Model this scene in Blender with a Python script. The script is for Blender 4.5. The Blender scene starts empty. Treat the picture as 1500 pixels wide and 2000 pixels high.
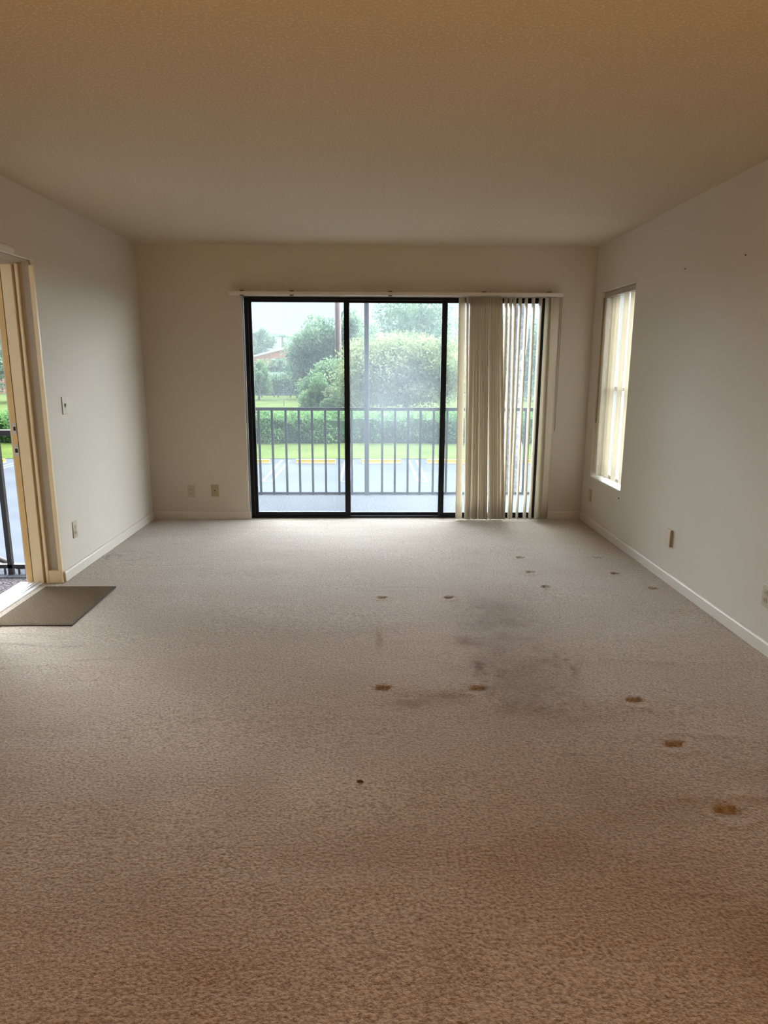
import bpy, bmesh, math, random
import numpy as np
from mathutils import Vector, Matrix

random.seed(7)
RNG = np.random.default_rng(11)
SC = bpy.context.scene
COL = SC.collection
R = math.radians

# ------------------------------------------------------------------ camera
D, XL, XR, H = 6.3464, -2.0396, 1.9955, 2.44      # back wall, left wall, right wall, ceiling
cd = bpy.data.cameras.new('camera'); cam = bpy.data.objects.new('camera', cd); COL.objects.link(cam)
cd.sensor_fit = 'VERTICAL'; cd.sensor_height = 24.0; cd.lens = 24.0 * 1343.885 / 2000.0
cd.clip_start = 0.05; cd.clip_end = 600
Rv, Uv, Fv = Vector((0.99981, -0.01929, 0.00371)), Vector((0.00041, 0.2095, 0.97781)), Vector((0.01964, 0.97762, -0.20947))
m = Matrix((Rv, Uv, -Fv)).transposed().to_4x4(); m.translation = Vector((0, 0, 1.4254))
cam.matrix_world = m
SC.camera = cam

# ------------------------------------------------------------------ sky, daylight, lamps, exposure
w = bpy.data.worlds.new('overcast_sky'); SC.world = w; w.use_nodes = True
bg = w.node_tree.nodes['Background']
bg.inputs[0].default_value = (0.79, 0.885, 1.0, 1); bg.inputs[1].default_value = 0.70


def lamp(name, kind, energy, color, loc=(0, 0, 0), direction=None, **kw):
    l = bpy.data.lights.new(name, kind); l.energy = energy; l.color = color
    for k, v in kw.items(): setattr(l, k, v)
    o = bpy.data.objects.new(name, l); COL.objects.link(o); o.location = loc
    if direction is not None: o.rotation_euler = Vector(direction).to_track_quat('-Z', 'Y').to_euler()
    return o


lamp('veiled_sun', 'SUN', 53.0, (0.81, 0.905, 1.0), direction=(-0.52, -0.78, -0.42), angle=R(148))
lamp('added_uplight', 'SPOT', 262, (1.0, 0.54, 0.15), loc=(0.2, -1.2, 0.6), direction=(0.0, 0.18, 1), shadow_soft_size=0.2, spot_size=R(152), spot_blend=0.5)  # added unseen uplight, aimed to warm the ceiling and bounce down
lamp('dining_lamp', 'POINT', 14, (1.0, 0.42, 0.02), loc=(0.5, -1.0, 1.9), shadow_soft_size=0.2)
vs = SC.view_settings
SC.display_settings.display_device = 'sRGB'
vs.view_transform = 'Standard'; vs.look = 'None'; vs.exposure = 0.10; vs.gamma = 1.0; vs.use_curve_mapping = False
SC.cycles.transparent_max_bounces = 24
SC.cycles.max_bounces = 12; SC.cycles.diffuse_bounces = 6
SC.cycles.use_denoising = True

# ------------------------------------------------------------------ helpers: materials
def new_mat(name):
    mt = bpy.data.materials.new(name); mt.use_nodes = True
    nt = mt.node_tree; nt.nodes.clear()
    out = nt.nodes.new('ShaderNodeOutputMaterial')
    return mt, nt, out


def N(nt, t, **kw):
    n = nt.nodes.new(t)
    for k, v in kw.items():
        if k.startswith('_'): setattr(n, k[1:], v)
        else: n.inputs[k.replace('__', ' ')].default_value = v
    return n


def mixc(nt, fac, a, b, blend='MIX'):
    n = nt.nodes.new('ShaderNodeMix'); n.data_type = 'RGBA'; n.blend_type = blend
    for sock, v in ((n.inputs[0], fac), (n.inputs[6], a), (n.inputs[7], b)):
        if isinstance(v, bpy.types.NodeSocket): nt.links.new(v, sock)
        elif isinstance(v, (int, float)): sock.default_value = v
        else: sock.default_value = (*v, 1)
    return n.outputs[2]


def ramp(nt, sock, stops):
    n = nt.nodes.new('ShaderNodeValToRGB'); cr = n.color_ramp
    while len(cr.elements) < len(stops): cr.elements.new(0.5)
    for e, (p, c) in zip(cr.elements, stops):
        e.position = p; e.color = (*c, 1) if not isinstance(c, (int, float)) else (c, c, c, 1)
    nt.links.new(sock, n.inputs[0]); return n.outputs[0]


def noise(nt, scale, detail=2.0, vec=None, stretch=None, rough=0.5):
    n = N(nt, 'ShaderNodeTexNoise', Scale=scale, Detail=detail, Roughness=rough)
    if vec is None:
        vec = nt.nodes.new('ShaderNodeNewGeometry').outputs['Position']
    if stretch:
        mp = nt.nodes.new('ShaderNodeMapping'); mp.inputs['Scale'].default_value = stretch
        nt.links.new(vec, mp.inputs['Vector']); vec = mp.outputs[0]
    nt.links.new(vec, n.inputs['Vector']); return n.outputs[0]


def simple(name, col, rough=0.6, var=0.08, scale=6.0, metal=0.0, bump=0.0, bscale=80, spec=0.5, transl=0.0):
    mt, nt, out = new_mat(name)
    p = N(nt, 'ShaderNodeBsdfPrincipled', Roughness=rough, Metallic=metal)
    p.inputs['Specular IOR Level'].default_value = spec
    f = noise(nt, scale, 3)
    dark = tuple(max(0, c * (1 - var)) for c in col); light = tuple(min(1, c * (1 + var)) for c in col)
    nt.links.new(mixc(nt, f, dark, light), p.inputs['Base Color'])
    if bump:
        b = N(nt, 'ShaderNodeBump', Strength=bump, Distance=0.004)
        nt.links.new(noise(nt, bscale, 3), b.inputs['Height']); nt.links.new(b.outputs[0], p.inputs['Normal'])
    sh = p.outputs[0]
    if transl:
        t = N(nt, 'ShaderNodeBsdfTranslucent'); t.inputs[0].default_value = (*col, 1)
        mx = N(nt, 'ShaderNodeMixShader', Fac=transl); nt.links.new(sh, mx.inputs[1]); nt.links.new(t.outputs[0], mx.inputs[2]); sh = mx.outputs[0]
    nt.links.new(sh, out.inputs[0])
    return mt


def leaf_mat(name, a, b, transl=0.45, scale=0.9):
    mt, nt, out = new_mat(name)
    f = ramp(nt, noise(nt, scale, 4), [(0.32, 0.0), (0.68, 1.0)])
    c = mixc(nt, f, a, b)
    d = N(nt, 'ShaderNodeBsdfDiffuse'); t = N(nt, 'ShaderNodeBsdfTranslucent')
    nt.links.new(c, d.inputs[0]); nt.links.new(c, t.inputs[0])
    mx = N(nt, 'ShaderNodeMixShader', Fac=transl)
    nt.links.new(d.outputs[0], mx.inputs[1]); nt.links.new(t.outputs[0], mx.inputs[2]); nt.links.new(mx.outputs[0], out.inputs[0])
    return mt


def wall_mat(name, col):
    mt, nt, out = new_mat(name)
    p = N(nt, 'ShaderNodeBsdfPrincipled', Roughness=0.75)
    p.inputs['Specular IOR Level'].default_value = 0.25
    f = noise(nt, 1.3, 4)
    c = mixc(nt, f, tuple(x * 0.965 for x in col), tuple(min(1, x * 1.03) for x in col))
    scuff = ramp(nt, noise(nt, 5.0, 6, stretch=(1, 1, 0.35)), [(0.66, 0.0), (0.80, 1.0)])
    c = mixc(nt, ramp(nt, scuff, [(0, 0.0), (1, 0.18)]), c, (0.42, 0.36, 0.30))
    nt.links.new(c, p.inputs['Base Color'])
    b = N(nt, 'ShaderNodeBump', Strength=0.12, Distance=0.003)
    nt.links.new(noise(nt, 120, 2), b.inputs['Height']); nt.links.new(b.outputs[0], p.inputs['Normal'])
    nt.links.new(p.outputs[0], out.inputs[0]); return mt


def ceiling_mat():
    mt, nt, out = new_mat('ceiling_texture')
    p = N(nt, 'ShaderNodeBsdfPrincipled', Roughness=0.85); p.inputs['Specular IOR Level'].default_value = 0.2
    n1 = noise(nt, 100, 3, rough=0.62)
    fleck = ramp(nt, n1, [(0.50, 0.0), (0.66, 1.0)])
    c = mixc(nt, fleck, (0.49, 0.415, 0.31), (0.64, 0.55, 0.43))
    c = mixc(nt, noise(nt, 0.9, 3), mixc(nt, 0.06, c, (0.5, 0.42, 0.3)), c)
    nt.links.new(c, p.inputs['Base Color'])
    b = N(nt, 'ShaderNodeBump', Strength=0.55, Distance=0.006)
    nt.links.new(n1, b.inputs['Height']); nt.links.new(b.outputs[0], p.inputs['Normal'])
    nt.links.new(p.outputs[0], out.inputs[0]); return mt


def carpet_mat():
    mt, nt, out = new_mat('beige_carpet')
    p = N(nt, 'ShaderNodeBsdfPrincipled', Roughness=0.95); p.inputs['Specular IOR Level'].default_value = 0.1
    p.inputs['Sheen Weight'].default_value = 0.5; p.inputs['Sheen Roughness'].default_value = 0.5
    p.inputs['Sheen Tint'].default_value = (0.95, 0.95, 1.0, 1)
    at = N(nt, 'ShaderNodeAttribute', _attribute_name='wear_shade')
    sep = nt.nodes.new('ShaderNodeSeparateColor'); nt.links.new(at.outputs['Color'], sep.inputs[0])
    tuft = noise(nt, 100, 3, stretch=(0.9, 1.1, 1), rough=0.66)
    pat = noise(nt, 2.2, 5, stretch=(0.7, 1.2, 1), rough=0.6)
    c = mixc(nt, ramp(nt, tuft, [(0.30, 0.0), (0.62, 1.0)]), (0.145, 0.10, 0.055), (0.585, 0.485, 0.355))
    c = mixc(nt, ramp(nt, pat, [(0.3, 0.0), (0.7, 0.28)]), c, (0.30, 0.215, 0.145))
    c = mixc(nt, sep.outputs['Blue'], c, mixc(nt, 1.0, c, (1.22, 1.16, 1.20), 'MULTIPLY'))
    c = mixc(nt, sep.outputs['Red'], c, mixc(nt, 1.0, c, (0.56, 0.475, 0.365), 'MULTIPLY'))
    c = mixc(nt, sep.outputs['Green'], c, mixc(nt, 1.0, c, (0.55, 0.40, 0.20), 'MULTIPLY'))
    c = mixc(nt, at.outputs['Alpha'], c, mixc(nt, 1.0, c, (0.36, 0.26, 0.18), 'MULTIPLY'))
    nt.links.new(c, p.inputs['Base Color'])
    b = N(nt, 'ShaderNodeBump', Strength=0.9, Distance=0.012)
    nt.links.new(tuft, b.inputs['Height'])
    b2 = N(nt, 'ShaderNodeBump', Strength=0.28, Distance=0.02)
    nt.links.new(noise(nt, 26, 3, stretch=(0.8, 1.2, 1)), b2.inputs['Height']); nt.links.new(b2.outputs[0], b.inputs['Normal'])
    nt.links.new(b.outputs[0], p.inputs['Normal'])
    nt.links.new(p.outputs[0], out.inputs[0]); return mt


def glass_mat(name, base, smear_lo, smear_hi, centre, rad):
    """dirty pane: mostly clear, with a whitish film of dried drops and a wiped smear round centre (x, z)"""
    mt, nt, out = new_mat(name)
    pos = nt.nodes.new('ShaderNodeNewGeometry').outputs['Position']
    drops = ramp(nt, noise(nt, 95, 2, pos), [(0.48, 0.0), (0.70, 1.0)])
    film = noise(nt, 3.0, 5, pos, (1.0, 1.0, 0.45), 0.65)
    mp = nt.nodes.new('ShaderNodeMapping'); mp.inputs['Location'].default_value = (-centre[0] / rad[0], -D / 4, -centre[1] / rad[1])
    mp.inputs['Scale'].default_value = (1 / rad[0], 0.25, 1 / rad[1]); nt.links.new(pos, mp.inputs['Vector'])
    ln = nt.nodes.new('ShaderNodeVectorMath'); ln.operation = 'LENGTH'; nt.links.new(mp.outputs[0], ln.inputs[0])
    blob = ramp(nt, ln.outputs['Value'], [(0.25, 1.0), (1.0, 0.0)])

    def madd(a, k, bsock):
        n = nt.nodes.new('ShaderNodeMath'); n.operation = 'MULTIPLY_ADD'
        nt.links.new(a, n.inputs[0]); n.inputs[1].default_value = k
        if isinstance(bsock, float): n.inputs[2].default_value = bsock
        else: nt.links.new(bsock, n.inputs[2])
        return n.outputs[0]
    f = madd(film, smear_lo, base); f = madd(blob, smear_hi, f); f = madd(drops, 0.014, f)
    tr = N(nt, 'ShaderNodeBsdfTransparent'); tr.inputs[0].default_value = (0.97, 0.985, 0.985, 1)
    di = N(nt, 'ShaderNodeBsdfTranslucent'); di.inputs[0].default_value = (0.90, 0.95, 1.0, 1)
    gl = N(nt, 'ShaderNodeBsdfGlossy', Roughness=0.35); gl.inputs[0].default_value = (1, 1, 1, 1)
    m1 = nt.nodes.new('ShaderNodeMixShader'); nt.links.new(f, m1.inputs[0]); nt.links.new(tr.outputs[0], m1.inputs[1]); nt.links.new(di.outputs[0], m1.inputs[2])
    m2 = N(nt, 'ShaderNodeMixShader', Fac=0.0); nt.links.new(m1.outputs[0], m2.inputs[1]); nt.links.new(gl.outputs[0], m2.inputs[2])
    nt.links.new(m2.outputs[0], out.inputs[0]); return mt


def asphalt_mat():
    mt, nt, out = new_mat('wet_asphalt')
    f = noise(nt, 0.35, 4, stretch=(0.4, 1.6, 1))
    d = N(nt, 'ShaderNodeBsdfDiffuse'); g = N(nt, 'ShaderNodeBsdfGlossy', Roughness=0.3)
    nt.links.new(mixc(nt, f, (0.037, 0.041, 0.047), (0.068, 0.075, 0.084)), d.inputs[0])
    nt.links.new(ramp(nt, noise(nt, 0.22, 4, stretch=(0.3, 1.3, 1)), [(0.35, 0.2), (0.65, 0.5)]), g.inputs['Roughness'])
    b = N(nt, 'ShaderNodeBump', Strength=0.25, Distance=0.01)
    nt.links.new(noise(nt, 40, 3), b.inputs['Height'])
    for q in (d, g): nt.links.new(b.outputs[0], q.inputs['Normal'])
    mx = N(nt, 'ShaderNodeMixShader', Fac=0.02); nt.links.new(d.outputs[0], mx.inputs[1]); nt.links.new(g.outputs[0], mx.inputs[2])
    nt.links.new(mx.outputs[0], out.inputs[0]); return mt


def lawn_mat():
    mt, nt, out = new_mat('lawn_grass')
    p = N(nt, 'ShaderNodeBsdfPrincipled', Roughness=0.9); p.inputs['Specular IOR Level'].default_value = 0.0
    f = ramp(nt, noise(nt, 0.6, 6, rough=0.7), [(0.3, 0.0), (0.7, 1.0)])
    nt.links.new(mixc(nt, f, (0.050, 0.074, 0.019), (0.085, 0.104, 0.030)), p.inputs['Base Color'])
    b = N(nt, 'ShaderNodeBump', Strength=0.7, Distance=0.08)
    nt.links.new(noise(nt, 9, 4), b.inputs['Height']); nt.links.new(b.outputs[0], p.inputs['Normal'])
    nt.links.new(p.outputs[0], out.inputs[0]); return mt


def speckle_mat(name, a, b_, scale, rough=0.5):
    mt, nt, out = new_mat(name)
    p = N(nt, 'ShaderNodeBsdfPrincipled', Roughness=rough); p.inputs['Specular IOR Level'].default_value = 0.0
    nt.links.new(mixc(nt, ramp(nt, noise(nt, scale, 3, rough=0.7), [(0.4, 0.0), (0.6, 1.0)]), a, b_), p.inputs['Base Color'])
    nt.links.new(p.outputs[0], out.inputs[0]); return mt


def mat_weave():
    mt, nt, out = new_mat('mat_weave')
    p = N(nt, 'ShaderNodeBsdfPrincipled', Roughness=0.95); p.inputs['Specular IOR Level'].default_value = 0.1
    tc = nt.nodes.new('ShaderNodeTexCoord')
    wv = N(nt, 'ShaderNodeTexWave', Scale=40.0, Distortion=2.5, Detail=2.0); wv.inputs['Detail Scale'].default_value = 3.0
    wv.wave_type = 'BANDS'; wv.bands_direction = 'DIAGONAL'
    nt.links.new(tc.outputs['Object'], wv.inputs['Vector'])
    n2 = noise(nt, 150, 2, tc.outputs['Object'])
    c = mixc(nt, wv.outputs['Fac'], (0.066, 0.043, 0.024), (0.150, 0.106, 0.062))
    c = mixc(nt, ramp(nt, n2, [(0.35, 0.0), (0.7, 0.6)]), c, (0.17, 0.122, 0.074))
    nt.links.new(c, p.inputs['Base Color'])
    b = N(nt, 'ShaderNodeBump', Strength=0.8, Distance=0.004)
    nt.links.new(wv.outputs['Fac'], b.inputs['Height']); nt.links.new(b.outputs[0], p.inputs['Normal'])
    nt.links.new(p.outputs[0], out.inputs[0]); return mt


M = {}
M['wall'] = wall_mat('wall_paint', (0.545, 0.492, 0.41))
M['ceiling'] = ceiling_mat()
M['carpet'] = carpet_mat()
M['trim'] = simple('trim_paint', (0.58, 0.53, 0.45), 0.45, 0.05)
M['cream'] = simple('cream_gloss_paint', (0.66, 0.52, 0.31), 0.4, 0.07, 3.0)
M['shade_trim'] = simple('shaded_casing_paint', (0.33, 0.27, 0.19), 0.5, 0.05, 3.0)  # trim tone darkened to paint in the shade of the recessed casing
M['raw_wood'] = simple('worn_yellow_wood', (0.58, 0.37, 0.14), 0.55, 0.14, 5.0)
M['black'] = simple('black_anodised_aluminium', (0.008, 0.008, 0.010), 0.5, 0.2, 8.0, spec=0.15)
M['rubber'] = simple('dark_weatherstrip', (0.03, 0.018, 0.010), 0.8)
M['steel'] = simple('dull_steel', (0.52, 0.48, 0.42), 0.4, 0.15, 30.0, metal=0.7)
M['alu'] = simple('mill_aluminium', (0.80, 0.82, 0.84), 0.35, 0.12, 20.0, metal=0.6)
M['dark'] = simple('dark_hole', (0.012, 0.009, 0.012), 0.8)
M['brown_metal'] = simple('brown_bracket_metal', (0.10, 0.055, 0.04), 0.5)
M['vane'] = simple('cream_vinyl_vane', (0.82, 0.76, 0.64), 0.5, 0.05, 2.0, transl=0.40)
M['headrail'] = simple('white_headrail_paint', (0.58, 0.52, 0.45), 0.4, 0.04)
M['valance'] = simple('taupe_valance', (0.36, 0.31, 0.25), 0.5, 0.05)
M['cord'] = simple('brown_cord', (0.24, 0.165, 0.10), 0.7)
M['plate'] = simple('ivory_plate_plastic', (0.43, 0.375, 0.275), 0.4, 0.04)
M['beige_plate'] = simple('beige_plate_plastic', (0.50, 0.42, 0.31), 0.4, 0.04)
M['tan_plate'] = simple('tan_plate_plastic', (0.36, 0.30, 0.165), 0.4, 0.04)
M['rail'] = simple('bronze_railing_paint', (0.016, 0.016, 0.019), 0.8, 0.25, 12.0, spec=0.05)
M['dark_rail'] = simple('black_railing_paint', (0.022, 0.018, 0.018), 0.4, 0.25, 12.0)
M['post'] = simple('grey_screen_post', (0.045, 0.052, 0.07), 0.4, 0.3, 5.0)
M['asphalt'] = asphalt_mat()
M['lawn'] = lawn_mat()
M['paint'] = simple('white_road_paint', (0.125, 0.13, 0.14), 0.8, 0.12, 4.0, spec=0.0)
M['yellow'] = simple('yellow_stop_paint', (0.46, 0.315, 0.004), 0.5, 0.15, 3.0)
M['peach'] = simple('stop_reflection_paint', (0.42, 0.29, 0.13), 0.6, 0.15, 3.0)  # paler tone stands in for the yellow mirrored on wet asphalt
M['concrete'] = speckle_mat('wet_balcony_concrete', (0.075, 0.077, 0.085), (0.145, 0.147, 0.16), 60, 0.8)
M['aggregate'] = speckle_mat('speckled_landing_mat', (0.045, 0.035, 0.032), (0.21, 0.19, 0.195), 70, 0.7)
M['stucco'] = simple('salmon_stucco', (0.72, 0.33, 0.22), 0.8, 0.06, 0.5)
M['roof'] = simple('white_roof_edge', (0.75, 0.76, 0.74), 0.6)
M['awning'] = simple('grey_awning', (0.30, 0.27, 0.28), 0.7)
M['glassdark'] = simple('house_window_glass', (0.10, 0.12, 0.16), 0.2)
M['bark'] = simple('grey_bark', (0.20, 0.17, 0.15), 0.9, 0.35, 6.0, bump=0.8, bscale=18)
M['pole'] = simple('weathered_pole_wood', (0.13, 0.085, 0.075), 0.9, 0.25, 3.0)
M['pole_rail'] = simple('grey_brown_handrail', (0.085, 0.065, 0.055), 0.7, 0.15, 5.0)
M['palm'] = speckle_mat('ringed_palm_bark', (0.22, 0.20, 0.19), (0.44, 0.41, 0.39), 9, 0.9)
M['white_wood'] = simple('white_painted_wood', (0.75, 0.77, 0.78), 0.6)
M['furn'] = simple('dark_garden_furniture', (0.10, 0.11, 0.12), 0.6)
M['hedge'] = leaf_mat('hedge_leaves', (0.07, 0.15, 0.055), (0.21, 0.35, 0.13), scale=2.0)
M['core'] = simple('hedge_core', (0.05, 0.105, 0.04), 0.9, 0.3, 3.0)
M['far_leaf'] = leaf_mat('far_tree_leaves', (0.075, 0.14, 0.085), (0.19, 0.27, 0.15), scale=0.5)
M['flower_leaf'] = leaf_mat('pale_tree_leaves', (0.13, 0.20, 0.10), (0.36, 0.36, 0.19), scale=0.7)
M['shrub_leaf'] = leaf_mat('shrub_leaves', (0.10, 0.175, 0.08), (0.21, 0.31, 0.14), scale=1.2)
M['dull_leaf'] = leaf_mat('dull_hedge_leaves', (0.085, 0.15, 0.085), (0.21, 0.29, 0.155), scale=0.8)
M['scrap'] = simple('dried_brown_leaf', (0.075, 0.030, 0.012), 0.8, 0.3, 60)
M['mat'] = mat_weave()
M['matedge'] = simple('mat_edge_binding', (0.06, 0.042, 0.03), 0.9, 0.2, 40)
M['pane_left'] = glass_mat('dusty_pane', 0.005, 0.016, 0.006, (-0.60, 0.55), (0.5, 0.5))
M['pane_mid'] = glass_mat('smeared_pane', 0.012, 0.030, 0.022, (0.22, 1.15), (0.42, 0.75))
M['pane_side'] = glass_mat('sky_white_pane', 0.085, 0.06, 0.0, (1.1, 1.0), (0.5, 0.9))  # film raised so the pane whites out like overbright sky behind it
M['pane_right'] = glass_mat('rain_spotted_pane', 0.013, 0.022, 0.005, (1.1, 1.0), (0.5, 0.9))

# ------------------------------------------------------------------ helpers: meshes and objects
def link(name, me, mat=None, parent=None, loc=None, rot=None):
    o = bpy.data.objects.new(name, me); COL.objects.link(o)
    if mat is not None:
        for mm in (mat if isinstance(mat, (list, tuple)) else [mat]): me.materials.append(mm)
    if parent is not None: o.parent = parent
    if loc is not None: o.location = loc
    if rot is not None: o.rotation_euler = rot
    return o


def mesh_from(bm, name):
    me = bpy.data.meshes.new(name); bmesh.ops.recalc_face_normals(bm, faces=bm.faces); bm.to_mesh(me); bm.free(); return me


def add_box(bm, x0, x1, y0, y1, z0, z1, mi=0):
    v = [bm.verts.new((x, y, z)) for z in (z0, z1) for x, y in ((x0, y0), (x1, y0), (x1, y1), (x0, y1))]
    for f in ((3, 2, 1, 0), (4, 5, 6, 7), (0, 1, 5, 4), (1, 2, 6, 5), (2, 3, 7, 6), (3, 0, 4, 7)):
        bm.faces.new([v[i] for i in f]).material_index = mi


def box(name, b, mat, parent=None, bevel=0.0, seg=2):
    """b = (x0,x1,y0,y1,z0,z1), or a list of such boxes that make one piece"""
    bm = bmesh.new()
    for q in (b if isinstance(b[0], (tuple, list)) else [b]): add_box(bm, *q)
    if bevel: bmesh.ops.bevel(bm, geom=list(bm.edges), offset=bevel, segments=seg, profile=0.5, affect='EDGES')
    return link(name, mesh_from(bm, name), mat, parent)


def add_prism(bm, poly, axis, a, b_):
    """extrude a closed 2D polygon along axis ('x','y','z') from a to b"""
    def P(u, v, t): return {'x': (t, u, v), 'y': (u, t, v), 'z': (u, v, t)}[axis]
    A = [bm.verts.new(P(u, v, a)) for u, v in poly]; B = [bm.verts.new(P(u, v, b_)) for u, v in poly]
    n = len(poly)
    bm.faces.new(A); bm.faces.new(B[::-1])
    for i in range(n): bm.faces.new((A[i], B[i], B[(i + 1) % n], A[(i + 1) % n]))


def prism(name, poly, axis, a, b_, mat, parent=None):
    bm = bmesh.new(); add_prism(bm, poly, axis, a, b_); return link(name, mesh_from(bm, name), mat, parent)


def add_tube(bm, pts, rad, n=8):
    pts = [Vector(p) for p in pts]; rings = []
    rr = rad if isinstance(rad, (list, tuple)) else [rad] * len(pts)
    for i, p in enumerate(pts):
        t = (pts[min(i + 1, len(pts) - 1)] - pts[max(i - 1, 0)]).normalized()
        up = Vector((0, 0, 1)) if abs(t.z) < 0.9 else Vector((1, 0, 0))
        s = t.cross(up).normalized(); u = s.cross(t)
        rings.append([bm.verts.new(p + rr[i] * (math.cos(2 * math.pi * k / n) * s + math.sin(2 * math.pi * k / n) * u)) for k in range(n)])
    for a, b_ in zip(rings, rings[1:]):
        for k in range(n): bm.faces.new((a[k], a[(k + 1) % n], b_[(k + 1) % n], b_[k])).smooth = True
    bm.faces.new(rings[0][::-1]); bm.faces.new(rings[-1])


def tube(name, pts, rad, mat, parent=None, n=8):
    bm = bmesh.new(); add_tube(bm, pts, rad, n); return link(name, mesh_from(bm, name), mat, parent)


def tag(o, label=None, cat=None, group=None, kind=None):
    if label: o['label'] = label
    if cat: o['category'] = cat
    if group: o['group'] = group
    if kind: o['kind'] = kind
    return o


def empty(name, loc=(0, 0, 0), **kw):
    o = bpy.data.objects.new(name, None); COL.objects.link(o); o.location = loc; o.empty_display_size = 0.1
    return tag(o, **kw) if kw else o


def struct(o, label=None, cat=None):
    return tag(o, label, cat, None, 'structure')


def copy_tree(o, parent=None):
    c = o.copy(); COL.objects.link(c)
    if parent is not None: c.parent = parent
    for ch in [x for x in bpy.data.objects if x.parent == o]: copy_tree(ch, c)
    return c


def smooth_noise(x, y, scale, seed):
    rg = np.random.default_rng(seed); T = rg.random((64, 64))
    u = x * scale; v = y * scale; iu = np.floor(u).astype(int); iv = np.floor(v).astype(int)
    fu = u - iu; fv = v - iv; fu = fu * fu * (3 - 2 * fu); fv = fv * fv * (3 - 2 * fv)
    g = lambda a, b_: T[a % 64, b_ % 64]
    return (g(iu, iv) * (1 - fu) + g(iu + 1, iv) * fu) * (1 - fv) + (g(iu, iv + 1) * (1 - fu) + g(iu + 1, iv + 1) * fu) * fv


def sstep(a, b_, x):
    t = np.clip((x - a) / (b_ - a), 0, 1); return t * t * (3 - 2 * t)


# ------------------------------------------------------------------ room shell
REAR = -7.0
DENTS = [(1.134, 5.003, .055), (1.125, 4.622, .06), (1.151, 4.281, .05), (1.717, 4.985, .055), (1.713, 4.594, .055), (1.85, 4.255, .055),
         (0.071, 4.089, .05), (0.491, 4.085, .055), (0.056, 2.85, .065), (0.482, 2.835, .07), (1.148, 2.712, .065), (1.167, 2.362, .065), (1.166, 1.96, .075)]


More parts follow.
